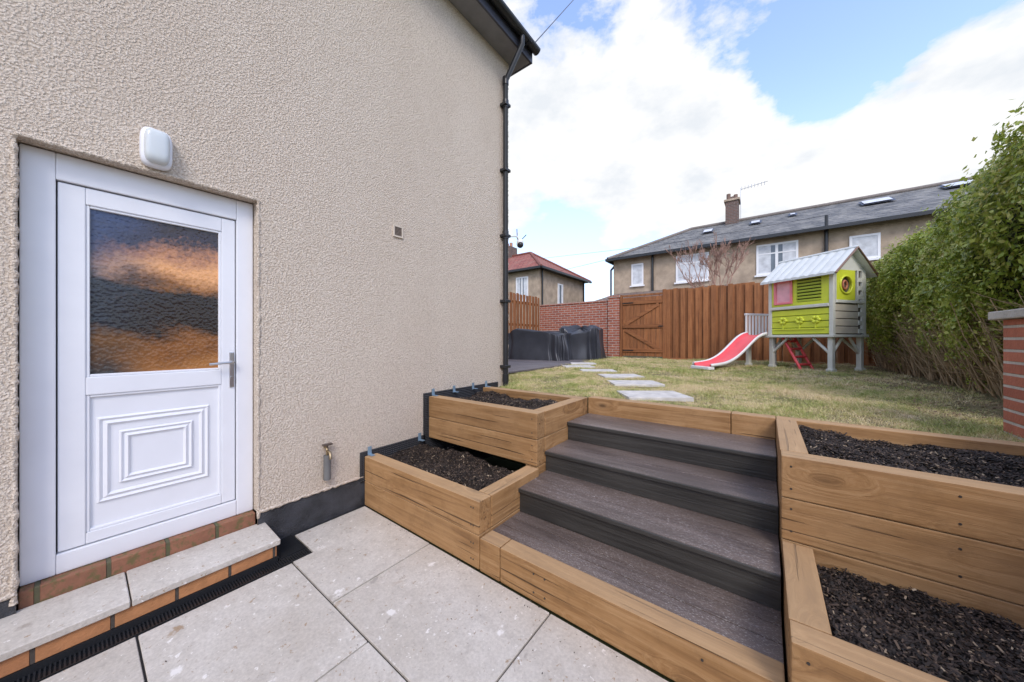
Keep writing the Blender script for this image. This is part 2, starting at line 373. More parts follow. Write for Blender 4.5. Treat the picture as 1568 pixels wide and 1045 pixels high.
def mould(name,a,c,e,f,w,x,hgt):
    bm=bmesh.new(); prof=[(0,0),(.2,.9),(.45,.3),(.75,1),(1,.1)]
    rings=[]
    for (t,hh) in prof:
        d=t*w; X=x+hh*hgt
        rings.append([bm.verts.new(p) for p in ((X,a+d,e+d),(X,c-d,e+d),(X,c-d,f-d),(X,a+d,f-d))])
    for r0,r1 in zip(rings[:-1],rings[1:]):
        for i in range(4): bm.faces.new((r0[i],r0[(i+1)%4],r1[(i+1)%4],r1[i]))
    bm.faces.new(rings[-1])
    me=bpy.data.meshes.new(name); bm.to_mesh(me); bm.free(); return addobj(name,me,D,M['upvc'])
mould('panel_moulding',.070,.527,.535,1.0,.05,fx2-.0189,.014)
mould('panel_inner',.148,.45,.62,.915,.045,fx2-.0165,.014)
m,nt,b=mat('obscured_glass_painted_glow'); v=coords(nt)
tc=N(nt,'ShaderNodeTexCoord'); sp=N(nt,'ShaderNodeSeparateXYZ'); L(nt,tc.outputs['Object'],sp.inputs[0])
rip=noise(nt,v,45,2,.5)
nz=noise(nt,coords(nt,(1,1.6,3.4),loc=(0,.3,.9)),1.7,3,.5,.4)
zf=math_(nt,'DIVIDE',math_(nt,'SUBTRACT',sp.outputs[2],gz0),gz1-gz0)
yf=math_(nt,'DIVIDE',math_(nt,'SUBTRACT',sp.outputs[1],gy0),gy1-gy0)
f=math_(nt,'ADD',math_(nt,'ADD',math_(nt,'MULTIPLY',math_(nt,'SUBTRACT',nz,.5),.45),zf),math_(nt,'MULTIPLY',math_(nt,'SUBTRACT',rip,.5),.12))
warm_glow=ramp(nt,f,[(0,(.40,.18,.06)),(.18,(.24,.10,.035)),(.30,(.03,.022,.018)),(.50,(.030,.024,.022)),(.60,(.30,.13,.045)),(.71,(.80,.40,.17)),(.80,(.46,.22,.12)),(.88,(.05,.045,.06)),(.97,(.05,.04,.04)),(1,(.40,.22,.10))])
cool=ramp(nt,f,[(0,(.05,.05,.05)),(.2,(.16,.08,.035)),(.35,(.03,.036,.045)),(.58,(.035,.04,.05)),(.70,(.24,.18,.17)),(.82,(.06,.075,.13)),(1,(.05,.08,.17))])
c=mix(nt,ramp(nt,math_(nt,'ADD',yf,math_(nt,'MULTIPLY',math_(nt,'SUBTRACT',nz,.5),.8)),[(.12,0),(.55,1)]),cool,warm_glow)  # glow and reflections painted into the opaque pane's colour
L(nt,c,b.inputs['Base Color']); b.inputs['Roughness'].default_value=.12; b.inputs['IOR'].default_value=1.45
vo=N(nt,'ShaderNodeTexVoronoi',feature='SMOOTH_F1'); vo.inputs['Scale'].default_value=68; L(nt,v,vo.inputs['Vector'])
bump(nt,b,math_(nt,'ADD',vo.outputs['Distance'],rip),.0035,.75)
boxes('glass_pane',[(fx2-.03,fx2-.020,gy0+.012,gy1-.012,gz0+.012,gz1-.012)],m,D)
boxes('handle_plate',[(fx2,fx2+.010,.624,.648,1.10,1.335)],M['metal'],D,.004,2)
tube('handle_lever',[[(fx2,.636,1.268),(fx2+.05,.636,1.268),(fx2+.053,.62,1.268),(fx2+.05,.515,1.262)]],.008,M['metal'],D)
tube('key_cylinder',[[(fx2,.636,1.165),(fx2+.02,.636,1.165)]],.010,M['metal'],D)
boxes('sill_bricks',[(fx-.1,fx+.055,dy0+.004,dy1-.004,.14,.233)],M['brick_mossy'],D,.004)
boxes('backing',[(fx-.09,fx-.062,dy0,dy1,.2,dz1)],M['joint'],D)
ST_=empty('door_step')
sx=-2.475; fall=-.05; zt=.148
th_=.036
boxes('step_slabs',[(WX-.03,sx,a,c,zt-th_,zt,-fall*1.0,'Y') for a,c in ((-1.62,-.733),(-.727,.165),(.171,.80))],M['stone'],ST_,.004)
boxes('step_brickwork',[(WX+.003,sx-.018,-1.6,.785,.030,zt-th_-.012)],M['brick_st'],ST_,.003)
boxes('step_base',[(WX+.003,sx-.012,-1.6,.79,-.05,.029)],M['black'],ST_)
DR=empty('drainage_channel')
cxo=PX-.005
boxes('channel_body',[(sx-.011,cxo,-4,.958,-.03,-.008),(WX+.003,sx-.012,.795,.958,-.03,-.0085),(WX+.003,WX+.03,.96,1.5,-.03,-.006)],M['black'],DR)
bars=[]
y=-2.2
while y<.95: bars.append((sx-.010,cxo-.004,y,y+.006,-.008,.001)); y+=.013
x=WX+.01
while x<sx-.02: bars.append((x,x+.006,.805,.952,-.008,.001)); x+=.013
for yy in (.80,.952): bars.append((WX+.005,sx-.012,yy,yy+.005,-.008,.003))
bars+= [(cxo-.004,cxo,-2.2,.956,-.008,.003)]
boxes('grate',bars,M['black'],DR)
# ------------------------------------------------------------ wall fittings
LG=empty('bulkhead_light')
def superell(name,c,r,e,m,parent,nu=24,nv=14):
    V=[];F=[]
    f=lambda t,p:math.copysign(abs(t)**p,t)
    for j in range(nv+1):
        ph=-math.pi/2+math.pi*j/nv
        for i in range(nu):
            th=2*math.pi*i/nu
            V.append((c[0]+r[0]*f(math.cos(ph),e[0])*f(math.cos(th),e[1]),c[1]+r[1]*f(math.cos(ph),e[0])*f(math.sin(th),e[1]),c[2]+r[2]*f(math.sin(ph),e[0])))
    for j in range(nv):
        for i in range(nu): F.append((j*nu+i,j*nu+(i+1)%nu,(j+1)*nu+(i+1)%nu,(j+1)*nu+i))
    return poly(name,V,F,m,parent,True)
superell('base',(WX+.02,.278,2.49),(.032,.064,.108),(.5,.5),M['upvc'],LG,32,20)
superell('diffuser',(WX+.045,.278,2.49),(.045,.050,.092),(.5,.5),plain('light_diffuser',(.62,.66,.66),.15,.02),LG,32,20)
VT=empty('air_vent')
boxes('vent_frame',[(WX-.005,WX+.014,1.785,1.80,2.375,2.485),(WX-.005,WX+.014,1.875,1.89,2.375,2.485),(WX-.005,WX+.014,1.80,1.875,2.47,2.485),(WX-.005,WX+.014,1.80,1.875,2.375,2.39)],plain('vent_frame',(.58,.50,.40),.5),VT,.002)
boxes('vent_louvres',[(WX-.003,WX+.012,1.80,1.875,z,z+.006,) for z in np.arange(2.393,2.468,.0125)],plain('vent_louvre',(.22,.17,.13),.5),VT)
boxes('vent_back',[(WX-.004,WX+.002,1.80,1.875,2.39,2.47)],M['joint'],VT)
TP=empty('outdoor_tap')
tube('lagging',[[(WX+.035,1.19,.33),(WX+.035,1.19,.52)]],.026,plain('pipe_lagging',(.15,.15,.145),.75),TP)
tube('pipe',[[(WX+.035,1.19,.52),(WX+.035,1.19,.575),(WX-.01,1.19,.575)],[(WX+.035,1.19,.555),(WX+.085,1.19,.545),(WX+.095,1.19,.50)]],.010,plain('brass_tap',(.35,.27,.16),.35,.2,.9),TP)
boxes('tap_handle',[(WX+.025,WX+.055,1.155,1.225,.595,.61),(WX+.036,WX+.044,1.185,1.195,.57,.6)],plain('dark_metal',(.12,.09,.07),.5,metal=.4),TP,.003)
CC=empty('security_camera')
boxes('cctv_mount',[(WX-.10,WX-.02,Y1+.0,Y1+.05,2.76,2.86)],M['white'],CC,.006)
tube('cctv_arm',[[(WX-.06,Y1+.03,2.82),(WX-.02,Y1+.22,2.86),(WX+.02,Y1+.25,2.80)]],.012,M['white'],CC)
superell('cctv_head',(WX+.02,Y1+.25,2.76),(.05,.05,.06),(.8,1),M['white'],CC)
superell('cctv_lens',(WX+.035,Y1+.235,2.735),(.042,.042,.045),(1,1),M['black'],CC)
tube('cctv_antennas',[[(WX-.02,Y1+.24,2.82),(WX-.05,Y1+.27,2.98)],[(WX+.05,Y1+.26,2.82),(WX+.09,Y1+.30,2.88)]],.006,M['black'],CC)
# ------------------------------------------------------------ planters
W=.115; gap=.0025
def planter(name,x0,x1,y0,y1,zs,back=True,left=True,right=True):
    P=empty(name)
    fx_=[];fy_=[]
    for (a,c) in zs:
        fx_.append((x0+gap,x1-gap,y0,y0+W,a+gap,c-gap))
        if back: fx_.append((x0+gap,x1-gap,y1-W,y1,a+gap,c-gap))
        e0=y0+W+gap; e1=(y1-W-gap) if back else y1-gap
        if left: fy_.append((x0,x0+W,e0,e1,a+gap,c-gap))
        if right: fy_.append((x1-W,x1,e0,e1,a+gap,c-gap))
    boxes('sleepers_across',fx_,M['slx'],P,.006,2)
    boxes('sleepers_along',fy_,M['sly'],P,.006,2)
    ztop=zs[-1][1]
    ix0=x0+(W if left else 0); ix1=x1-(W if right else 0); iy0=y0+W; iy1=y1-(W if back else 0)
    def sz(X,Y): return ztop-.07+.014*np.sin(X*9+Y*4)+.012*np.sin(Y*13-X*5)+.008*np.sin(X*31+Y*23)
    nx=int((ix1-ix0)/.012)+2; ny=int((iy1-iy0)/.012)+2
    X,Y=np.meshgrid(np.linspace(ix0+.002,ix1-.002,nx),np.linspace(iy0+.002,iy1-.002,ny))
    Z=sz(X,Y)-.004+rng.normal(0,.005,X.shape)
    V=np.stack([X.ravel(),Y.ravel(),Z.ravel()],1); idx=np.arange(nx*ny).reshape(ny,nx)
    F=np.stack([idx[:-1,:-1].ravel(),idx[:-1,1:].ravel(),idx[1:,1:].ravel(),idx[1:,:-1].ravel()],1)
    npmesh('soil',V,F,M['soilbase'],P)
    n=int((ix1-ix0)*(iy1-iy0)*26000)
    c=np.stack([rng.uniform(ix0+.012,ix1-.012,n),rng.uniform(iy0+.012,iy1-.012,n),np.zeros(n)],1)
    c[:,2]=sz(c[:,0],c[:,1])+rng.uniform(-.006,.014,n)
    ln=rng.uniform(.003,.010,n)*np.where(rng.random(n)<.12,2.2,1); wd=rng.uniform(.002,.005,n)
    th=rng.uniform(0,2*np.pi,n); ti=rng.uniform(-.7,.7,n)
    a=np.stack([np.cos(th)*np.cos(ti),np.sin(th)*np.cos(ti),np.sin(ti)],1); bb=np.stack([-np.sin(th),np.cos(th),rng.uniform(-.6,.6,n)],1)
    up=np.cross(a,bb)*.6
    P4=np.stack([c-a*ln[:,None]-bb*wd[:,None]*.5,c+a*ln[:,None]*.9-bb*wd[:,None],c+a*ln[:,None]+bb*wd[:,None]*.6,c-a*ln[:,None]*.9+bb*wd[:,None],c+up*wd[:,None]],1)
    base=np.arange(n)[:,None]*5
    F=np.concatenate([base+np.array([[0,1,4]]),base+np.array([[1,2,4]]),base+np.array([[2,3,4]]),base+np.array([[3,0,4]])])
    npmesh('mulch',P4.reshape(-1,3),F,M['soil'],P)
    return P
XL=-1.42
PT=[(-.0,.21),(.21,.42)]; PT4=PT+[(.42,.63),(.63,.84)]
P1=planter('raised_planter',WX+.012,XL+.02,1.505,2.185,PT,back=False,left=False)
P2=planter('raised_planter',WX+.012,XL,2.19,3.12,[(.42,.63),(.63,.84)],left=False)
P3=planter('raised_planter',.065,1.28,1.44,2.145,PT,back=False)
P4=planter('raised_planter',.06,1.28,2.15,3.25,PT4,)
boxes('side_base',[(XL-W-.004,XL-.004,2.2,3.12,-.0,.415)],M['sly'],P2,.006,2)
mm,nt,b=mat('dimpled_membrane'); vo=N(nt,'ShaderNodeTexVoronoi'); vo.inputs['Scale'].default_value=55; vo.inputs['Randomness'].default_value=0; L(nt,coords(nt),vo.inputs['Vector'])
b.inputs['Base Color'].default_value=(.022,.023,.026,1); b.inputs['Roughness'].default_value=.4; bump(nt,b,vo.outputs['Distance'],.02)
boxes('membrane',[(WX+.001,WX+.010,1.47,2.15,.2,.455),(WX+.001,WX+.010,2.13,3.3,.2,.875)],mm,P2)
br=[]
for y,z in ((1.535,.42),(2.06,.42),(2.23,.84),(2.52,.84),(2.82,.84),(3.05,.84)):
    br+= [(WX+.011,WX+.016,y,y+.035,z-.01,z+.07),(WX+.016,WX+.075,y,y+.035,z+.001,z+.006)]
boxes('angle_brackets',br,M['zinc'],P2,.001)
sc=[]
for x in (-1.45,-1.47): 
    for z in (.05,.15,.26,.37): sc.append([(x,1.506,z),(x,1.503,z)])
for x in (.10,.62):
    for z in (.47,.58,.68,.79): sc.append([(x,2.151,z),(x,2.148,z)])
for z in (.47,.58,.68,.79): sc.append([(XL-.05,2.191,z),(XL-.05,2.188,z)])
for x in (.11,.7):
    for z in (.05,.15,.26,.37): sc.append([(x,1.441,z),(x,1.438,z)])
for x in (-1.0,-.93,-.2):
    for z in (.05,.15): sc.append([(x,1.506,z),(x,1.503,z)])
tube('screws',sc,.005,plain('screw_metal',(.08,.07,.06),.5,metal=.6),P4)
# ------------------------------------------------------------ steps
G=empty('garden_steps')
XR=.055
boxes('bottom_sleeper',[(XL+.025,-1.24,1.505,1.62,0.0,.20),(-1.235,XR-.0,1.507,1.62,0.0,.20)],M['slx'],G,.006,2)
noses=[(1.93,.36),(2.31,.52),(2.69,.68)]
tr=[];ri=[];no=[]
ys=[1.625]+[n[0] for n in noses]+[3.12]; zs=[.19]+[n[1] for n in noses]
for i,z in enumerate(zs):
    y0=ys[i]-(.018 if i>0 else 0); y1=ys[i+1]+.01
    if i>0: no.append((XL+.004,XR,y0,y0+.012,z-.028,z-.001)); y0+=.0125
    nb=3 if i==0 else 2
    for k in range(nb):
        a=y0+(y1-y0)*k/nb; c=y0+(y1-y0)*(k+1)/nb-.005
        tr.append((XL+.004,XR,a,c,z-.024,z))
    if i>0: ri.append((XL+.004,XR,ys[i],ys[i]+.02,zs[i-1]+.001,z-.029))
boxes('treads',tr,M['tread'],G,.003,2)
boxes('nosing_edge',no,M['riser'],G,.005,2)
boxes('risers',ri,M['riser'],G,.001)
boxes('carcass',[(XL+.01,XR-.01,ys[i]+.021,ys[i+1]+.02,0,zs[i]-.026) for i in range(0,4)],M['joint'],G)
boxes('top_sleeper',[(XL+.003,-.22,3.12,3.235,.63,.84),(-.215,XR+.003,3.12,3.235,.63,.84)],M['slx'],G,.006,2)
boxes('top_sleeper_course',[(XL+.003,XR+.003,3.122,3.235,.42,.628)],M['slx'],G,.006,2)
# ------------------------------------------------------------ lawn
def lz(x,y): return .812+.010*(y-3.2)+.012*np.sin(x*1.7+y*.9)+.008*np.sin(x*5+1)*np.sin(y*4)
xs=np.linspace(-7.5,3.4,160); yy=np.linspace(3.22,10.6,120); X,Y=np.meshgrid(xs,yy)
Z=lz(X,Y); V=np.stack([X.ravel(),Y.ravel(),Z.ravel()],1); idx=np.arange(X.size).reshape(X.shape)
F=np.stack([idx[:-1,:-1].ravel(),idx[:-1,1:].ravel(),idx[1:,1:].ravel(),idx[1:,:-1].ravel()],1)
ml,nt,b=mat('lawn_soil'); v=coords(nt)
n1=noise(nt,v,1.3,4,.6); n2=noise(nt,v,50,3,.7)
c=ramp(nt,n1,[(.35,(.20,.18,.07)),(.6,(.28,.22,.11)),(.75,(.20,.14,.09))])
c=mix(nt,.6,c,ramp(nt,n2,[(.3,.35),(.7,1)]),'MULTIPLY')
L(nt,c,b.inputs['Base Color']); b.inputs['Roughness'].default_value=.95; bump(nt,b,n2,.02)
lawn=empty('lawn')
npmesh('turf',V,F,ml,lawn)
slabs_c=[(-.93,3.62,.62,.44),(-1.37,4.45,.62,.42),(-1.80,5.15,.6,.42),(-2.4,5.7,.6,.42),(-3.05,6.25,.6,.42),(-3.3,7.0,.55,.4)]
ang=math.radians(36)
def blades(n,ylo,yhi,h0,h1,w):
    p=np.stack([rng.uniform(-3.55,1.75,n),rng.uniform(ylo,yhi,n)],1)
    nc=n//70
    cl=np.stack([rng.uniform(-3.55,1.75,nc),rng.uniform(ylo,yhi,nc)],1); chh=rng.uniform(.8,1.9,nc)
    pick=rng.random(n)<.5; ci=rng.integers(0,nc,n); p[pick]=cl[ci[pick]]+rng.normal(0,.024,(pick.sum(),2))
    hm=np.ones(n); hm[pick]=chh[ci[pick]]
    p[:,1]=np.maximum(p[:,1],ylo)
    keep=np.ones(n,bool)
    for (sx_,sy_,a,bq) in slabs_c:
        d=p-np.array([sx_,sy_]); u=d[:,0]*math.cos(ang)+d[:,1]*math.sin(ang); vv=-d[:,0]*math.sin(ang)+d[:,1]*math.cos(ang)
        keep&=~((abs(u)<a/2-.012)&(abs(vv)<bq/2-.012))
        rr=np.hypot(u/(a*.75),vv/(bq*.85)); keep&=rng.random(n)>np.clip(1.25-rr,0,.5)
    bare=(p[:,0]-1.05)*1.3+ .25*np.sin(p[:,1]*3)+.15*np.sin(p[:,0]*11+p[:,1]*5)
    keep&=~(rng.random(n)<np.clip(bare,0,.9)*1.1)
    patch=np.sin(p[:,0]*2.3+1)*np.sin(p[:,1]*1.9)+.5*np.sin(p[:,0]*7+p[:,1]*3)
    keep&=rng.random(n)>np.clip(patch*.45,0,.6)
    p=p[keep]; hm=hm[keep]; n=len(p)
    h=rng.uniform(h0,h1,n)*hm*(1+.3*np.sin(p[:,0]*5+2*np.sin(p[:,1]*4))); th=rng.uniform(0,2*np.pi,n); ln=rng.uniform(.2,1.4,n)
    z=lz(p[:,0],p[:,1])-.003
    b0=np.stack([p[:,0],p[:,1],z],1); s=np.stack([np.cos(th),np.sin(th),0*th],1)*w
    ph=rng.uniform(0,2*np.pi,n); t=b0+np.stack([np.cos(ph)*ln*h,np.sin(ph)*ln*h,h*(1-.35*ln)],1)
    V=np.stack([b0-s,b0+s,t],1).reshape(-1,3); F=np.arange(3*n).reshape(n,3); return V,F
m_g,nt,b=mat('grass_blades'); gi=N(nt,'ShaderNodeNewGeometry'); big=noise(nt,coords(nt),1.9,4,.7); bg2=noise(nt,coords(nt),14,3,.6)
f=math_(nt,'ADD',math_(nt,'MULTIPLY',gi.outputs['Random Per Island'],.45),math_(nt,'ADD',math_(nt,'MULTIPLY',ramp(nt,big,[(.40,0),(.60,1)]),.48),math_(nt,'MULTIPLY',math_(nt,'SUBTRACT',bg2,.38),.7)))
c=ramp(nt,f,[(0,(.15,.21,.045)),(.26,(.31,.36,.085)),(.46,(.50,.48,.18)),(.68,(.67,.56,.30)),(1,(.76,.61,.40))])
L(nt,c,b.inputs['Base Color']); b.inputs['Roughness'].default_value=.6
V1,F1=blades(250000,3.24,5.6,.014,.034,.0021); V2,F2=blades(150000,5.6,10,.016,.040,.0042)
npmesh('grass',np.concatenate([V1,V2]),np.concatenate([F1,F2+len(V1)]),m_g,lawn)
SS=empty('stepping_stones')
sl=[]
for k,(sx_,sy_,a,bq) in enumerate(slabs_c):
    z=float(lz(sx_,sy_)); sl.append((sx_-a/2,sx_+a/2,sy_-bq/2,sy_+bq/2,z-.03,z+.026,ang+(-1)**k*.04*k/2))
boxes('flagstones',sl,plain('pale_sandstone',(.60,.57,.52),.7,.2,sc=9,bmp=.004),SS,.006,2)
DK=empty('dark_decking')
d=[]
x=-7.4
while x<-3.6: d.append((x,x+.14,3.6,9.9,.84,.872)); x+=.146
boxes('deck_boards',d,m_deck('grey_deck',(.10,.085,.085),(.17,.15,.15),.5,False,'y'),DK,.003)
M['cover']=plain('tarpaulin_cover',(.042,.045,.055),.33,.2,sc=3)
def cover(name,cx_,cy_,rz_,w,d_,h,seed,dip):
    P=empty(name,(cx_,cy_,.872),rz_)
    nu=180;nv=50;V=[];F=[]; r=random.Random(seed); fr_=[(r.uniform(3,13),r.uniform(0,6),r.uniform(.4,1)) for _ in range(6)]
    f=lambda t,p:math.copysign(abs(t)**p,t)
    for j in range(nv+1):
        s=j/nv
        for i in range(nu):
            th=2*math.pi*i/nu; cx0=f(math.cos(th),.28); sy0_=f(math.sin(th),.28)
            fold=sum(a*math.sin(round(k*2.3)*th+p+s*2*math.sin(k)) for k,p,a in fr_)
            if s<.55:
                t=s/.55; zz=h*t; sc_=1+(1-t)**2*.07+.045*fold*(1-t*.6)+.025*math.sin(6*t+th*3)
            else:
                t=(s-.55)/.45; sc_=(1-t**1.3)*.995; zz=h+dip*math.sin(t*math.pi*.5)+.04*fold*t*(1-t)*2
                zz+=.05*math.sin(cx0*sc_*5+seed)*math.sin(sy0_*sc_*4)
            sag=.07*math.sin(cx0*3.3+seed)+.04*math.sin(cx0*7+sy0_*4+seed)
            V.append((w/2*cx0*sc_,d_/2*sy0_*sc_,max(.0,zz+sag*min(1,s*3))))
    for j in range(nv):
        for i in range(nu): F.append((j*nu+i,j*nu+(i+1)%nu,(j+1)*nu+(i+1)%nu,(j+1)*nu+i))
    poly('cover_cloth',V,F,M['cover'],P,True)
cover('covered_garden_furniture',-5.15,8.05,math.radians(8),1.9,1.3,.76,2,-.09)
cover('covered_garden_furniture',-4.15,8.7,math.radians(12),1.05,.95,.76,5,.03)
# ------------------------------------------------------------ fences
FY=10.0
def board_fence(name,x0,x1,y,z0,ztop,along='x'):
    P=empty(name); bs=[];k=0;x=x0
    while x<x1-.03:
        front=(k%2==0); off=-.045 if front else 0
        ww=(.105 if front else .10)+random.uniform(-.008,.010); zt=ztop+random.uniform(-.02,.02)
        t=random.uniform(-.006,.006)
        if along=='x': bs.append((x,min(x+ww,x1),y+off,y+off+.018,z0+.03,zt,t,'Y'))
        else: bs.append((y+off,y+off+.018,x,min(x+ww,x1),z0+.03,zt,t,'X'))
        x+=.090;k+=1
    boxes('boards',bs,M['fence'],P,.002)
    if along=='x':
        boxes('rails',[(x0,x1,y+.0185,y+.06,z,z+.08) for z in (z0+.3,z0+1.0,ztop-.3)],M['fencex'],P)
        boxes('gravel_board',[(x0,x1,y-.062,y-.046,z0-.02,z0+.028)],M['fencex'],P)
    else: boxes('rails',[(y-.095,y-.0455,x0,x1,z,z+.08) for z in (z0+.3,z0+1.0,ztop-.3)],M['fencex'],P)
    return P
board_fence('timber_fence',-2.2,4.6,FY,.88,2.80)
board_fence('timber_fence',6.2,FY-.02,-6.4,.86,2.90,'y')
GT=empty('timber_gate')
gb=[];x=-3.42
while x<-2.30: gb.append((x,x+.098,FY-.01,FY+.012,.93,2.66)); x+=.104
boxes('gate_boards',gb,M['fence'],GT,.002)
boxes('gate_ledges',[(-3.42,-2.3,FY-.04,FY-.0105,z,z+.10) for z in (1.05,1.75,2.45)],M['fencex'],GT,.003)
def brace(xa,za,xb,zb):
    l=math.hypot(xb-xa,zb-za); a=math.atan2(zb-za,xb-xa); return ((xa+xb)/2-l/2,(xa+xb)/2+l/2,FY-.038,FY-.011,(za+zb)/2-.045,(za+zb)/2+.045,-a,'Y')
boxes('gate_braces',[brace(-3.34,1.86,-2.4,2.42),brace(-3.34,1.70,-2.4,1.14)],M['fencex'],GT,.003)
boxes('gate_posts',[(-2.295,-2.205,FY-.05,FY+.05,.85,2.82),(-3.50,-3.43,FY-.05,FY+.03,.85,2.75),(-3.43,-2.295,FY-.02,FY+.02,2.68,2.74)],M['fence'],GT,.004)
boxes('gate_latch',[(-2.40,-2.28,FY-.052,FY-.0405,1.78,1.81),(-3.42,-3.1,FY-.050,FY-.0405,2.48,2.51),(-3.42,-3.1,FY-.050,FY-.0405,1.08,1.11)],M['black'],GT,.002)
BW=empty('brick_wall')
boxes('wall_body',[(-6.38,-3.86,FY,FY+.22,.8,2.58)],M['brick_xz'],BW)
boxes('wall_pier',[(-3.85,-3.51,FY-.08,FY+.26,.8,2.68)],M['brick_xz'],BW)
boxes('wall_coping',[(-6.38,-3.86,FY-.02,FY+.24,2.582,2.64),(-3.87,-3.49,FY-.1,FY+.28,2.682,2.74)],M['brick_xz'],BW,.006)
BB=empty('brick_boundary_wall')
boxes('pier',[(1.215,1.52,3.30,3.62,.7,1.545)],M['brick_xz'],BB,.002)
boxes('pier_cap',[(1.17,1.56,3.25,3.67,1.547,1.60)],plain('concrete_cap',(.42,.40,.36),.85,.2,bmp=.005),BB,.008,2)
boxes('wall_run',[(1.30,1.50,-6,3.29,-.05,1.40)],M['brick_yz'],BB)
boxes('wall_coping',[(1.27,1.53,-6,3.24,1.402,1.46)],plain('concrete_coping',(.40,.38,.35),.85,.2),BB,.006)
RW=empty('rear_garden_fence')
bs=[];x=-2.7
while x<1.25: bs.append((x,x+.11,-5.2,-5.18,0,1.9)); x+=.128
boxes('boards',bs,M['fence'],RW,.002); boxes('rails',[(-2.7,1.28,-5.23,-5.201,z,z+.08) for z in (.4,1.5)],M['fencex'],RW)
# ------------------------------------------------------------ hedge
HG=empty('privet_hedge')
hy0_,hy1_=3.75,10.3
def profile(a):
    P=np.array([(2.02,.9),(1.74,1.35),(1.58,1.9),(1.54,2.45),(1.66,2.86),(2.0,3.10),(2.7,3.12),(3.15,2.95),(3.3,2.3),(3.3,.9)])
    d=np.r_[0,np.cumsum(np.hypot(*np.diff(P,axis=0).T))]; s=a*d[-1]
    x=np.interp(s,d,P[:,0]); z=np.interp(s,d,P[:,1]); e=1e-2
    dx=np.interp(s+e,d,P[:,0])-np.interp(s-e,d,P[:,0]); dz=np.interp(s+e,d,P[:,1])-np.interp(s-e,d,P[:,1])
    l=np.hypot(dx,dz)+1e-9; return x,z,-dz/l,dx/l
def hz_(y,z): return .9+(z-.9)*(1.0+np.clip((6.2-y)/2.4,-.35,1)*.14)
n=200000
a=rng.random(n)**1.25*.93; y=rng.uniform(hy0_,hy1_,n)
x,z,nx_,nz_=profile(a)
lump=.08*np.sin(y*2.1+z*1.3)+.07*np.sin(y*4.7+z*3.9+1)+.05*np.sin(y*9.1-z*6.7+x*3)+.035*np.sin(y*19+z*15)
dep=-np.abs(rng.exponential(.07,n))+lump+np.where(rng.random(n)<.05,rng.uniform(0,.15,n),0)
x+=nx_*dep; z+=nz_*dep
thin=np.where((z<1.6),np.clip((1.62-z)/.5,0,1)*.93,0); gapn=np.sin(y*6.3+z*8)*np.sin(y*3.1-z*5.2)
keep=(rng.random(n)>thin)&(rng.random(n)>np.clip(gapn*.5-.1,0,.5))
x,y,z,nx_,nz_=x[keep],y[keep],z[keep],nx_[keep],nz_[keep]
m2=16000
xe=rng.uniform(1.75,3.2,m2); ze=rng.uniform(1.1,3.05,m2); ye=hy0_+.08*np.sin(xe*5+ze*4)+rng.exponential(.06,m2)
x=np.r_[x,xe];y=np.r_[y,ye];z=np.r_[z,ze];nx_=np.r_[nx_,np.zeros(m2)];nz_=np.r_[nz_,np.zeros(m2)];ny_=np.r_[np.zeros(len(x)-m2),-np.ones(m2)]
z=hz_(y,z)
n=len(x); c=np.stack([x,y,z],1); nor=np.stack([nx_,ny_,nz_],1)+rng.normal(0,.5,(n,3))+np.array([0,0,.35]); nor/=np.linalg.norm(nor,axis=1)[:,None]
t=rng.normal(0,1,(n,3))+np.array([0,0,.5]); t-=nor*np.sum(t*nor,1)[:,None]; t/=np.linalg.norm(t,axis=1)[:,None]; s=np.cross(nor,t)
ln=rng.uniform(.017,.032,n)[:,None]; wd=ln*rng.uniform(.42,.6,n)[:,None]
V=np.stack([c-t*ln,c+s*wd-nor*.003,c+t*ln,c-s*wd-nor*.003],1).reshape(-1,3); F=np.arange(4*n).reshape(n,4)
npmesh('leaves',V,F,m_leaf('privet_leaf',((.11,.17,.025),(.28,.37,.05),(.48,.54,.10),(.70,.62,.25)),.35,.35,.25),HG)
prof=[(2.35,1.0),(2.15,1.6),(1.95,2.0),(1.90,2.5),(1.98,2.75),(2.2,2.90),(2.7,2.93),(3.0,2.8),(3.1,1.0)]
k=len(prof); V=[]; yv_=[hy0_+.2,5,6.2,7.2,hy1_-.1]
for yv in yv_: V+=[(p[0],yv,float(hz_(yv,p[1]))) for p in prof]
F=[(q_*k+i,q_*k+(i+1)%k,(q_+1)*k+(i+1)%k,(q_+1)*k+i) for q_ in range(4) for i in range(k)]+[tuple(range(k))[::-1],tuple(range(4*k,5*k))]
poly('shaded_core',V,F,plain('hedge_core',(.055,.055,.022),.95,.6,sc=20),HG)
tw=[];tr_=[]
for i in range(760):
    yb=random.uniform(hy0_,hy1_); xb=random.uniform(1.8,2.3) ; zb=.84
    p=[(xb,yb,zb)];h=random.uniform(.5,1.0); lx=random.uniform(-.45,.05); ly=random.uniform(-.35,.35)
    for q_ in (.33,.66,1): p.append((xb+lx*q_*h+random.uniform(-.03,.03),yb+ly*q_*h+random.uniform(-.03,.03),zb+h*q_))
    r0=random.uniform(.004,.012); tw.append(p); tr_.append([r0,r0*.8,r0*.6,r0*.35])
for i in range(900):
    yb=random.uniform(hy0_,hy1_); zb=random.uniform(.95,1.7); xb=1.85-.12*(zb-.9)
    p=[(xb+.1,yb,zb)]; dx=random.uniform(-.3,-.02); dy=random.uniform(-.2,.2); dz=random.uniform(0,.25)
    p+=[(xb+dx*.5,yb+dy*.5+random.uniform(-.02,.02),zb+dz*.5),(xb+dx,yb+dy,zb+dz)]
    tw.append(p); tr_.append([.004,.003,.0015])
tube('stems',tw,tr_,plain('hedge_twig',(.40,.29,.17),.8,.3),HG,res=1)
n=9000; c=np.stack([rng.uniform(1.0,2.6,n),rng.uniform(3.6,10,n),np.zeros(n)],1); c[:,2]=lz(c[:,0],c[:,1])+rng.uniform(0,.02,n)
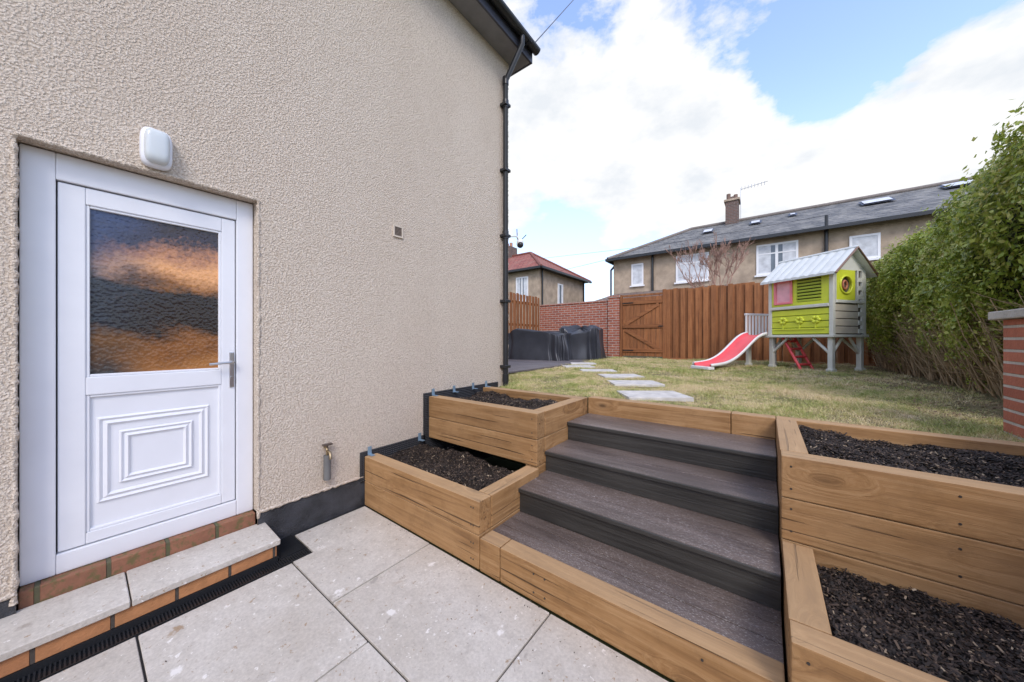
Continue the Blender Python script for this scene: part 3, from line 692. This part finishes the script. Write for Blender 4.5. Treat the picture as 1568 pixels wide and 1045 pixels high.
th=rng.uniform(0,6.28,n); l=rng.uniform(.006,.018,n)[:,None]; A=np.stack([np.cos(th),np.sin(th),rng.uniform(-.4,.4,n)],1)*l; B=np.stack([-np.sin(th),np.cos(th),rng.uniform(-.4,.4,n)],1)*l*.5
npmesh('leaf_litter',np.stack([c-A,c+B,c+A,c-B],1).reshape(-1,3),np.arange(4*n).reshape(n,4),m_leaf('litter',((.10,.06,.035),(.20,.12,.07),(.30,.21,.11),(.44,.34,.20)),0,.8),HG)
# ------------------------------------------------------------ playhouse
PH=empty('childrens_playhouse',(.88,7.55,.0),math.radians(53.13))
M['lime']=plain('lime_plastic',(.64,.70,.05),.4,.05); M['pgrey']=plain('pale_grey_plastic',(.64,.64,.56),.45,.06)
M['beige']=plain('beige_plastic',(.60,.54,.43),.5,.08); M['pink']=plain('pink_plastic',(.85,.24,.27),.4,.05)
M['red']=plain('coral_red_plastic',(.85,.09,.10),.3,.06); M['dgreen']=plain('dark_green_plastic',(.20,.24,.03),.5,.1)
M['proof']=plain('playhouse_roof',(.64,.66,.63),.4,.06); M['brown']=plain('brown_frame',(.20,.12,.08),.5); M['inside']=plain('inside',(.12,.10,.07),.8)
PD,PW=.80,1.04; zf=1.50; ze=2.58; gr=.87
lg=[]
for (x,y) in ((0.02,.02),(PD-.08,.02),(0.02,PW-.06),(PD-.08,PW-.06),(0.02,PW+.42),(PD-.08,PW+.42)):
    lg.append((x,x+.07,y,y+.07,gr-.02,zf-.04))
boxes('legs',lg,M['pgrey'],PH,.006,2)
boxes('feet',[(a-.015,b_+.015,c_-.015,d_+.015,gr-.02,gr+.06) for (a,b_,c_,d_,_,_) in lg],M['pgrey'],PH,.01,2)
br_=[]
for x in (.055,PD-.045):
    br_+= [[(x,.07,zf-.32),(x,.32,zf-.06)],[(x,PW-.05,zf-.32),(x,PW-.30,zf-.06)]]
for y in (.055,PW-.03):
    br_+= [[(.07,y,zf-.32),(.30,y,zf-.06)],[(PD-.07,y,zf-.32),(PD-.30,y,zf-.06)]]
tube('braces',br_,.024,M['pgrey'],PH,res=1)
boxes('floor',[(-.03,PD+.03,-.03,PW+.52,zf-.045,zf)],M['pgrey'],PH,.01,2)
cp=[(-.005,.055,-.005,.055,zf,ze),(PD-.055,PD+.005,-.005,.055,zf,ze),(-.005,.055,PW-.055,PW+.005,zf,ze),(PD-.055,PD+.005,PW-.055,PW+.005,zf,ze)]
boxes('corner_posts',cp,M['pgrey'],PH,.008,2)
lw=[];nb=4;zb0=zf+.02;zb1=zf+.46
for i in range(nb): lw.append((.004,.03,.056,PW-.056,zb0+i*(zb1-zb0)/nb,zb0+(i+1)*(zb1-zb0)/nb-.012))
boxes('lower_cladding',lw,M['lime'],PH,.006)
boxes('lower_back',[(.02,.04,.05,PW-.05,zf,zf+.5)],M['dgreen'],PH)
boxes('sill_band',[(-.022,.036,.056,PW-.056,zf+.47,zf+.525)],M['pgrey'],PH,.008)
boxes('upper_wall',[(.004,.03,.056,.17,zf+.53,ze),(.004,.03,.55,.62,zf+.53,ze),(.004,.03,.92,PW-.056,zf+.53,ze),(.004,.03,.17,.55,zf+1.03,ze),(.004,.03,.62,.92,zf+1.0,ze),(.004,.03,.17,.55,zf+.53,zf+.585),(.004,.03,.62,.92,zf+.53,zf+.60)],M['lime'],PH,.003)
boxes('louvres',[(.0,.03,.172,.548,z,z+.036) for z in np.arange(zf+.59,zf+1.01,.056)],plain('louvre_lime',(.42,.50,.03),.45,.05),PH,.004)
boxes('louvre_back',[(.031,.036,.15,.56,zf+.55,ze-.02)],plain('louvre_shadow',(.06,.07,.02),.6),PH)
boxes('pink_window_frame',[(-.018,.034,.615,.655,zf+.57,zf+1.02),(-.018,.034,.90,.94,zf+.57,zf+1.02),(-.018,.034,.655,.90,zf+.98,zf+1.02),(-.018,.034,.655,.90,zf+.57,zf+.61)],M['pink'],PH,.005)
boxes('pink_window_pane',[(.006,.016,.655,.90,zf+.61,zf+.98)],plain('pale_pink_pane',(.85,.42,.45),.25),PH)
for k,yc in enumerate((.25,.50,.78)):
    for q_ in range(6):
        a_=q_*math.pi/3; superell('flower_relief',(-.004,yc+.05*math.cos(a_),zf+.26+.05*math.sin(a_)*.8),(.020,.034,.03),(1,1),M['lime'],PH,8,6)
boxes('flower_stems',[(-.008,.006,y,y+.022,zf+.10,zf+.24) for y in (.24,.49,.77)]+[(-.01,.006,.12,.92,zf+.09,zf+.115)],M['lime'],PH,.003)
sd=[]
for i in range(4): sd.append((.056,.62,.004,.03,zf+.02+i*.125,zf+.02+(i+1)*.125-.012))
boxes('side_cladding',sd,M['beige'],PH,.006)
boxes('side_backing',[(.05,PD-.05,.024,.04,zf,ze)],M['inside'],PH)
boxes('side_band',[(.056,PD-.056,-.02,.032,zf+.525,zf+.575)],M['pgrey'],PH,.006)
def ringpanel(name,cx_,cz_,w,h,r0,y0,y1,m):
    bm=bmesh.new(); n=32; o0=[];i0=[];o1=[];i1=[]
    for k in range(n):
        a=2*math.pi*k/n; ca,sa=math.cos(a),math.sin(a); q_=1/max(abs(ca),abs(sa))
        for (l,yy_) in ((o0,y0),(o1,y1)): l.append(bm.verts.new((cx_+w/2*ca*q_,yy_,cz_+h/2*sa*q_)))
        for (l,yy_) in ((i0,y0),(i1,y1)): l.append(bm.verts.new((cx_+r0*ca,yy_,cz_+r0*sa)))
    for k in range(n):
        j=(k+1)%n
        bm.faces.new((o0[k],o0[j],i0[j],i0[k])); bm.faces.new((i0[k],i0[j],i1[j],i1[k])); bm.faces.new((o0[j],o0[k],o1[k],o1[j]))
    me=bpy.data.meshes.new(name); bm.to_mesh(me); bm.free(); return addobj(name,me,PH,m)
rc=(.30,zf+.83)
ringpanel('round_window_panel',rc[0],rc[1],.46,.50,.135,-.002,.022,M['lime'])
tube('round_window_rim',[[(rc[0]+.145*math.cos(a),-.008,rc[1]+.145*math.sin(a)) for a in np.linspace(0,2*math.pi,32,endpoint=False)]],.016,M['lime'],PH,cyc=True)
tube('round_window_bars',[[(rc[0]+.05*math.cos(a),.012,rc[1]+.07*math.sin(a)) for a in np.linspace(0,2*math.pi,16)]],.016,plain('terracotta_plastic',(.45,.16,.08),.5),PH)
col=[(.585,.615,-.004,.03,zf+.58,ze),(.70,.745,-.004,.03,zf+.02,ze)]
for z in np.arange(zf+.02,ze-.05,.145): col.append((.615,.70,-.004,.03,z,z+.075))
boxes('side_column',col,M['pgrey'],PH,.004)
boxes('side_edge',[(.06,.075,-.004,.03,zf+.58,ze)],M['pgrey'],PH)
boxes('back_walls',[(PD-.03,PD-.004,.05,PW-.05,zf,ze),(.05,PD-.05,PW-.03,PW-.004,zf,ze)],M['beige'],PH)
rh=.33
for (y,nm) in ((.0,'gable_front'),(PW-.03,'gable_rear')):
    V=[(0,y,ze),(PD,y,ze),(PD/2,y,ze+rh),(0,y+.03,ze),(PD,y+.03,ze),(PD/2,y+.03,ze+rh)]
    poly(nm,V,[(0,1,2),(3,5,4),(0,3,4,1),(1,4,5,2),(2,5,3,0)],M['pgrey'],PH)
for sgn,nm in ((-1,'roof_slope_near'),(1,'roof_slope_far')):
    V=[];F=[];n=90
    xo=PD/2+sgn*(PD/2+.12); zo=ze-.12/(PD/2)*rh
    for i in range(n+1):
        y=-.10+(PW+.18)*i/n; w_=.016*abs(math.sin(i/n*math.pi*9))
        V+=[(PD/2,y,ze+rh+.03+w_),(xo,y,zo+.03+w_),(xo,y,zo+.0),(PD/2,y,ze+rh)]
    for i in range(n):
        a_=4*i;b_=a_+4
        F+=[(a_,a_+1,b_+1,b_),(a_+1,a_+2,b_+2,b_+1),(a_+2,a_+3,b_+3,b_+2)]
    F+=[(0,1,2,3),(4*n+3,4*n+2,4*n+1,4*n)]
    poly(nm,V,F,M['proof'],PH)
tube('roof_verge',[[(-.12,-.105,ze-.09),(PD/2,-.105,ze+rh+.03),(PD+.12,-.105,ze-.09)]],.018,M['brown'],PH)
tube('ridge_cap',[[(PD/2,-.11,ze+rh+.035),(PD/2,PW+.09,ze+rh+.035)]],.028,M['proof'],PH)
rl=[]
for y in np.arange(PW+.06,PW+.5,.085): rl.append((PD-.03,PD,y,y+.035,zf,zf+.42))
for x in np.arange(.0,PD-.02,.09): rl.append((x,x+.035,PW+.46,PW+.49,zf,zf+.42))
rl+=[(-.02,PD,PW+.455,PW+.495,zf+.42,zf+.46),(PD-.035,PD+.005,PW+.01,PW+.455,zf+.42,zf+.46)]
boxes('balcony_rail',rl,M['white'],PH,.005)
P_=np.array([(-.02,1.50),(-.14,1.478),(-.30,1.40),(-.52,1.22),(-.76,1.04),(-1.0,.945),(-1.2,.92),(-1.38,.905)])
tt=np.linspace(0,7,29); pts=[(float(np.interp(t,range(8),P_[:,0])),float(np.interp(t,range(8),P_[:,1]))) for t in tt]
for _ in range(4): pts=[pts[0]]+[((pts[i-1][0]+2*pts[i][0]+pts[i+1][0])/4,(pts[i-1][1]+2*pts[i][1]+pts[i+1][1])/4) for i in range(1,len(pts)-1)]+[pts[-1]]
def slide(name,prof,m):
    V=[];F=[];k=len(prof)
    for (yy_,pz) in prof: 
        for (x,z) in pts: V.append((x,yy_,z+pz))
    n=len(pts)
    for j in range(k-1):
        for i in range(n-1): F.append((j*n+i,j*n+i+1,(j+1)*n+i+1,(j+1)*n+i))
    o=poly(name,V,F,m,PH,True); md=o.modifiers.new('s','SOLIDIFY'); md.thickness=.012; return o
yc=PW+.23
slide('slide_bed',[(yc-.185,.055),(yc-.17,.010),(yc-.10,0),(yc,-.004),(yc+.10,0),(yc+.17,.012),(yc+.185,.06)],M['red'])
slide('slide_rim_near',[(yc-.185,.052),(yc-.195,.062),(yc-.215,.058),(yc-.218,.01)],M['white'])
slide('slide_rim_far',[(yc+.185,.04),(yc+.19,.07),(yc+.215,.066),(yc+.22,-.01)],M['white'])
boxes('slide_foot',[(-1.44,-1.30,yc-.21,yc+.21,.855,.915)],M['white'],PH,.015,2)
ldd=[]
for x_ in (.10,.40): ldd.append([(x_,PW-.50,.87),(x_,PW-.18,1.47)])
for t in (.15,.38,.62,.86): ldd.append([(.10,PW-.50+.32*t,.87+.6*t),(.40,PW-.50+.32*t,.87+.6*t)])
tube('ladder',ldd,.024,M['red'],PH,res=2)
# ------------------------------------------------------------ terrace houses
M['dash']=plain('pebbledash',(.42,.33,.24),.9,.22,sc=3,bmp=.01)
M['slate2']=m_roof('weathered_slate',(.11,.11,.105),(.17,.165,.155),(.29,.275,.24),.5,.3)
M['glassd']=plain('window_glass',(.16,.19,.22),.08,.4,sc=1); M['curtain']=plain('net_curtain',(.60,.62,.64),.6,.2,sc=5)
M['frame']=plain('window_frame_white',(.82,.82,.82),.4,.02)
TH=empty('terraced_houses')
TY=16.6; ex=-6.35; TE=5.42
boxes('walls',[(ex+.2,22,TY,TY+7.4,.7,TE)],M['dash'],TH)
V=[(ex,TY-.3,TE+.02),(22.3,TY-.3,TE+.02),(22.3,TY+7.7,TE+.02),(ex,TY+7.7,TE+.02),(-3.25,TY+3.7,7.38),(22.3,TY+3.7,7.38)]
poly('roof',V,[(0,1,5,4),(1,2,5),(2,3,4,5),(3,0,4)],M['slate2'],TH)
poly('soffit',[(ex,TY-.3,TE),(22.3,TY-.3,TE),(22.3,TY+7.7,TE),(ex,TY+7.7,TE)],[(3,2,1,0)],M['joint'],TH)
boxes('gutters',[(ex-.05,22.3,TY-.42,TY-.305,TE-.08,TE+.04),(ex-.08,ex-.004,TY-.42,TY+7.7,TE-.08,TE+.04)],M['black'],TH)
tube('ridge_tiles',[[(-3.25,TY+3.7,7.41),(22.3,TY+3.7,7.41)],[(ex,TY-.3,TE+.06),(-3.25,TY+3.7,7.41)]],.09,plain('ridge',(.20,.17,.15),.8),TH,res=1)
def win(parent,x0,x1,z0,z1,y,mull=1,curt=True,facing='-y'):
    t=.07
    fr=[(x0,x0+t,y-.03,y+.05,z0,z1),(x1-t,x1,y-.03,y+.05,z0,z1),(x0+t,x1-t,y-.03,y+.05,z1-t,z1),(x0+t,x1-t,y-.03,y+.05,z0,z0+t)]
    for i in range(mull):
        xm=x0+(x1-x0)*(i+1)/(mull+1); fr.append((xm-.045,xm+.045,y-.028,y+.05,z0+t,z1-t))
    if x1-x0>1: fr.append((x0+t,x1-t,y-.026,y+.05,z0+(z1-z0)*.66,z0+(z1-z0)*.66+.05))
    fr2=[(x0-.06,x1+.06,y-.08,y-.031,z0-.07,z0-.005)]
    gl=[(x0+t/2,x1-t/2,y-.012,y+.02,z0+t/2,z1-t/2)]
    cu=[(x0+t,x0+(x1-x0)*.36,y-.0155,y-.0125,z0+t,z1-t),(x1-(x1-x0)*.36,x1-t,y-.0155,y-.0125,z0+t,z1-t)]
    if curt=='full': cu=[(x0+t,x1-t,y-.0155,y-.0125,z0+t,z1-t)]
    if facing=='+x':
        sw=lambda L_:[(-q_[3]+2*y,-q_[2]+2*y,q_[0],q_[1],q_[4],q_[5]) for q_ in L_]
        fr,gl,cu,fr2=map(sw,(fr,gl,cu,fr2))
    boxes('window_frame',fr,M['frame'],parent); boxes('window_glass',gl,M['glassd'],parent); boxes('window_sill',fr2,M['frame'],parent)
    if curt: boxes('curtains',cu,M['curtain'],parent)
win(TH,-5.25,-4.68,4.05,5.1,TY-.01,0,'full')
win(TH,-3.25,-1.95,4.0,5.2,TY-.01,0,'full')
win(TH,-.30,.98,3.98,5.18,TY-.01,1)
win(TH,2.35,3.1,4.2,5.05,TY-.01,0,'full')
win(TH,5.2,6.6,3.95,5.1,TY-.01,1); win(TH,9,10.3,3.95,5.1,TY-.01,1)
tube('downpipes',[[(x,TY-.08,TE),(x,TY-.08,.8)] for x in (-4.25,1.75,8)]+[[(ex+.2,TY+.4,TE-.1),(ex+.1,TY-.1,TE-.5),(ex+.1,TY-.1,.8)]],.055,M['black'],TH,res=1)
tube('vent_pipe',[[(1.75,TY-.1,TE),(1.75,TY-.1,TE+.5)]],.05,M['black'],TH,res=1)
M['chim']=m_brick('chimney_brick','xy',(.22,.13,.10),(.15,.10,.08),(.22,.20,.18))
boxes('chimney_stack',[(-1.62,-1.08,TY+3.3,TY+4.1,7.0,8.35)],M['chim'],TH)
boxes('chimney_crown',[(-1.68,-1.02,TY+3.24,TY+4.16,8.352,8.45)],M['dash'],TH)
tube('chimney_pots',[[(-1.5,TY+3.5,8.45),(-1.5,TY+3.5,8.78)],[(-1.2,TY+3.5,8.45),(-1.2,TY+3.5,8.68)],[(-1.35,TY+3.9,8.45),(-1.35,TY+3.9,8.75)]],.09,plain('clay_pot',(.20,.13,.10),.8),TH,res=2)
an=[[(-1.0,TY+3.7,7.3),(-1.0,TY+3.7,9.05)],[(-1.0,TY+3.7,8.95),(.1,TY+3.5,9.0)]]
for k in range(8): an.append([(-.95+k*.13,TY+3.45,8.83+.0),(-.95+k*.13,TY+3.7,9.1)])
tube('tv_antenna',an,.012,M['metal'],TH,res=1)
def rooflight(x0,x1,t0,t1):
    z=lambda t:TE+.02+(7.38-TE-.02)*t; yv=lambda t:TY-.3+4.0*t
    V=[(x0,yv(t0)-.03,z(t0)+.06),(x1,yv(t0)-.03,z(t0)+.06),(x1,yv(t1)-.03,z(t1)+.06),(x0,yv(t1)-.03,z(t1)+.06)]
    V2=[(v[0]+(.07 if i in(0,3) else -.07),v[1]+(.07 if i<2 else -.07),v[2]+.035+(.035 if i<2 else -.035)) for i,v in enumerate(V)]
    poly('rooflight_frame',V,[(0,1,2,3)],M['fascia'],TH); poly('rooflight_glass',V2,[(0,1,2,3)],M['curtain'],TH)
rooflight(-2.5,-2.0,.55,.72); rooflight(-.6,-.15,.6,.75); rooflight(3.0,3.9,.60,.78); rooflight(5.2,6.1,.72,.90); rooflight(.8,1.1,.7,.8)
boxes('extension_wall',[(-6.0,-1.8,13.6,TY-.01,.7,2.85)],M['dash'],TH)
poly('extension_roof',[(-6.4,13.2,2.88),(-.4,13.2,2.88),(-.4,TY-.02,3.72),(-6.0,TY-.02,3.72)],[(0,1,2,3)],m_roof('brown_tiles',(.17,.12,.10),(.22,.15,.12),(.24,.20,.16),.3,.35),TH)
boxes('extension_gutter',[(-6.4,-.4,13.08,13.19,2.80,2.89)],M['black'],TH)
HH=empty('semi_detached_house')
HX=-9.4;HY=14.7;HE=5.15
boxes('walls',[(-17,HX,HY,HY+5.4,.7,HE)],M['dash'],HH)
V=[(-17.3,HY-.3,HE),(HX+.3,HY-.3,HE),(HX+.3,HY+5.7,HE),(-17.3,HY+5.7,HE),(HX-2.4,HY+2.7,6.85),(-15,HY+2.7,6.85)]
poly('roof',V,[(0,1,4,5),(1,2,4),(2,3,5,4),(3,0,5)],m_roof('red_tiles',(.34,.10,.07),(.27,.075,.055),(.32,.15,.11),.3,.35,'y'),HH)
boxes('gutters',[(HX+.302,HX+.40,HY-.3,HY+5.7,HE-.08,HE+.03),(-17.3,HX+.3,HY-.4,HY-.302,HE-.08,HE+.03),(-17.2,HX+.2,HY-.2,HY+5.6,HE-.06,HE-.01)],M['black'],HH)
tube('hip_tiles',[[(HX+.3,HY-.3,HE+.03),(HX-2.4,HY+2.7,6.88),(-15,HY+2.7,6.88)],[(HX+.3,HY+5.7,HE+.03),(HX-2.4,HY+2.7,6.88)]],.08,plain('hip_tile',(.22,.08,.06),.8),HH,res=1)
win(HH,-10.9,-10.1,3.5,4.8,HY-.01,1)
win(HH,HY+1.9,HY+2.5,3.4,4.6,HX+.01,0,facing='+x')
boxes('chimney_stack',[(-13.9,-13.2,HY+2.4,HY+3.2,6.4,7.5)],M['chim'],HH)
tube('chimney_pots',[[(-13.7,HY+2.8,7.5),(-13.7,HY+2.8,7.8)],[(-13.4,HY+2.8,7.5),(-13.4,HY+2.8,7.8)]],.1,plain('clay_pot2',(.40,.2,.12),.8),HH,res=2)
tube('downpipe',[[(HX+.06,HY+5.2,HE),(HX+.06,HY+5.2,.8)],[(HX+.06,HY+.2,HE),(HX+.06,HY+.2,.8)]],.05,M['black'],HH,res=1)
# ------------------------------------------------------------ bare tree
BT=empty('bare_tree')
seg=[];rad=[]
def grow(p,d,l,r,dep):
    pts_=[p];rr=[r]
    for k in range(3):
        d=(d+Vector((random.gauss(0,.10),random.gauss(0,.10),random.gauss(.05,.08)))).normalized(); p=p+d*(l/3); pts_.append(p); rr.append(r*(1-.14*(k+1)))
    seg.append([tuple(q_) for q_ in pts_]); rad.append(rr)
    if dep==0: return
    for k in range(3 if dep>1 else 4):
        q_=pts_[random.choice((1,2,3,3))]
        nd=(d+Vector((random.gauss(0,.36),random.gauss(0,.36),random.gauss(.2,.25)))).normalized()
        grow(Vector(q_),nd,l*random.uniform(.52,.68),max(.007,r*.55),dep-1)
for k in range(3): grow(Vector((-1.05+k*.14,12.2,.8)),Vector((random.gauss(-.04,.05),random.gauss(0,.08),1)).normalized(),1.75,.045,5)
tube('branches',seg,rad,plain('bark',(.33,.20,.15),.85,.25),BT,res=1)
OW=empty('overhead_wires')
tube('wires',[[(rx-.03,ry+.02,rz+.1),(-3.4,7.5,10.0)],[(HX,HY+2,5.3),(-5,15,5.2),(0,TY+.1,5.3)],[(-12,18,6.6),(-4,17.6,6.1),(2,17.9,6.3)]],.007,M['black'],OW,res=1)
# ------------------------------------------------------------ world
w=bpy.data.worlds.new('World'); S.world=w; w.use_nodes=True; nt=w.node_tree; bg=nt.nodes['Background']
sky=N(nt,'ShaderNodeTexSky',sky_type='NISHITA'); sky.sun_disc=False; sky.sun_elevation=math.radians(42); sky.sun_rotation=math.radians(140); sky.air_density=1.0; sky.dust_density=.6; sky.ozone_density=1.5
tc=N(nt,'ShaderNodeTexCoord'); D_=tc.outputs['Generated']
fwd=Vector((-.606,.7955,0)); rt=Vector((.7955,.606,0))
def skydir(x,y): return (fwd+rt*((x-784)/510)+Vector((0,0,1))*((520-y)/510)).normalized()
nz=N(nt,'ShaderNodeTexNoise'); nz.inputs['Scale'].default_value=5.2; nz.inputs['Detail'].default_value=9; nz.inputs['Roughness'].default_value=.6; nz.inputs['Distortion'].default_value=.12
mp=N(nt,'ShaderNodeMapping'); mp.inputs['Scale'].default_value=(1,1,1.8); L(nt,D_,mp.inputs[0]); L(nt,mp.outputs[0],nz.inputs['Vector'])
val=math_(nt,'MULTIPLY',math_(nt,'SUBTRACT',nz.outputs['Fac'],.5),3.8)
def blob(px_,py_,c0,amt):
    global val
    d=skydir(px_,py_); dp=N(nt,'ShaderNodeVectorMath',operation='DOT_PRODUCT'); L(nt,D_,dp.inputs[0]); dp.inputs[1].default_value=d
    mr=N(nt,'ShaderNodeMapRange',interpolation_type='SMOOTHSTEP'); mr.inputs['From Min'].default_value=math.cos(math.radians(c0)); mr.inputs['From Max'].default_value=1; mr.inputs['To Max'].default_value=amt
    L(nt,dp.outputs['Value'],mr.inputs['Value']); val=math_(nt,'ADD',val,mr.outputs[0])
for a_ in ((880,140,15,1.0),(970,230,15,.9),(1090,280,13,.9),(1350,235,12,1.0),(1470,215,8,.7),(1050,150,8,.5),(810,260,15,.6),(1220,300,13,.9),(1550,60,7,.9),(1400,290,10,.5),(1000,30,5,.45),(1140,15,5,.45),
           (1180,60,16,-.62),(1370,80,13,-.62),(1245,175,5,-.6),(900,-20,10,-.5),(1060,385,9,-.5),(860,365,9,-.5)): blob(*a_)
val=math_(nt,'ADD',val,.12)
cl=ramp(nt,val,[(.0,0),(.25,.6),(.55,1)])
n2=noise(nt,mp.outputs[0],5.5,5,.6)
cc=ramp(nt,n2,[(.34,(6.3,6.6,7.0)),(.56,(8.1,8.05,8.0))])
skc=mix(nt,1.0,sky.outputs[0],(3.6,3.25,3.45),'MULTIPLY')
sp=N(nt,'ShaderNodeSeparateXYZ'); L(nt,D_,sp.inputs[0])
hz=ramp(nt,sp.outputs[2],[(.0,.9),(.48,.0)])
skc=mix(nt,hz,skc,(5.0,6.1,7.0))
c=mix(nt,cl,skc,cc)
L(nt,c,bg.inputs[0]); bg.inputs[1].default_value=.135
sun=bpy.data.lights.new('sun','SUN'); so=bpy.data.objects.new('sun',sun); COL.objects.link(so); sun.energy=1.7; sun.angle=math.radians(18); sun.color=(1,.94,.86)
sd_=Vector((math.sin(math.radians(140))*math.cos(math.radians(42)),math.cos(math.radians(140))*math.cos(math.radians(42)),math.sin(math.radians(42))))
so.rotation_euler=sd_.to_track_quat('Z','Y').to_euler(); so.location=(5,-5,8)
S.view_settings.view_transform='Standard'; S.view_settings.look='None'; S.view_settings.exposure=0
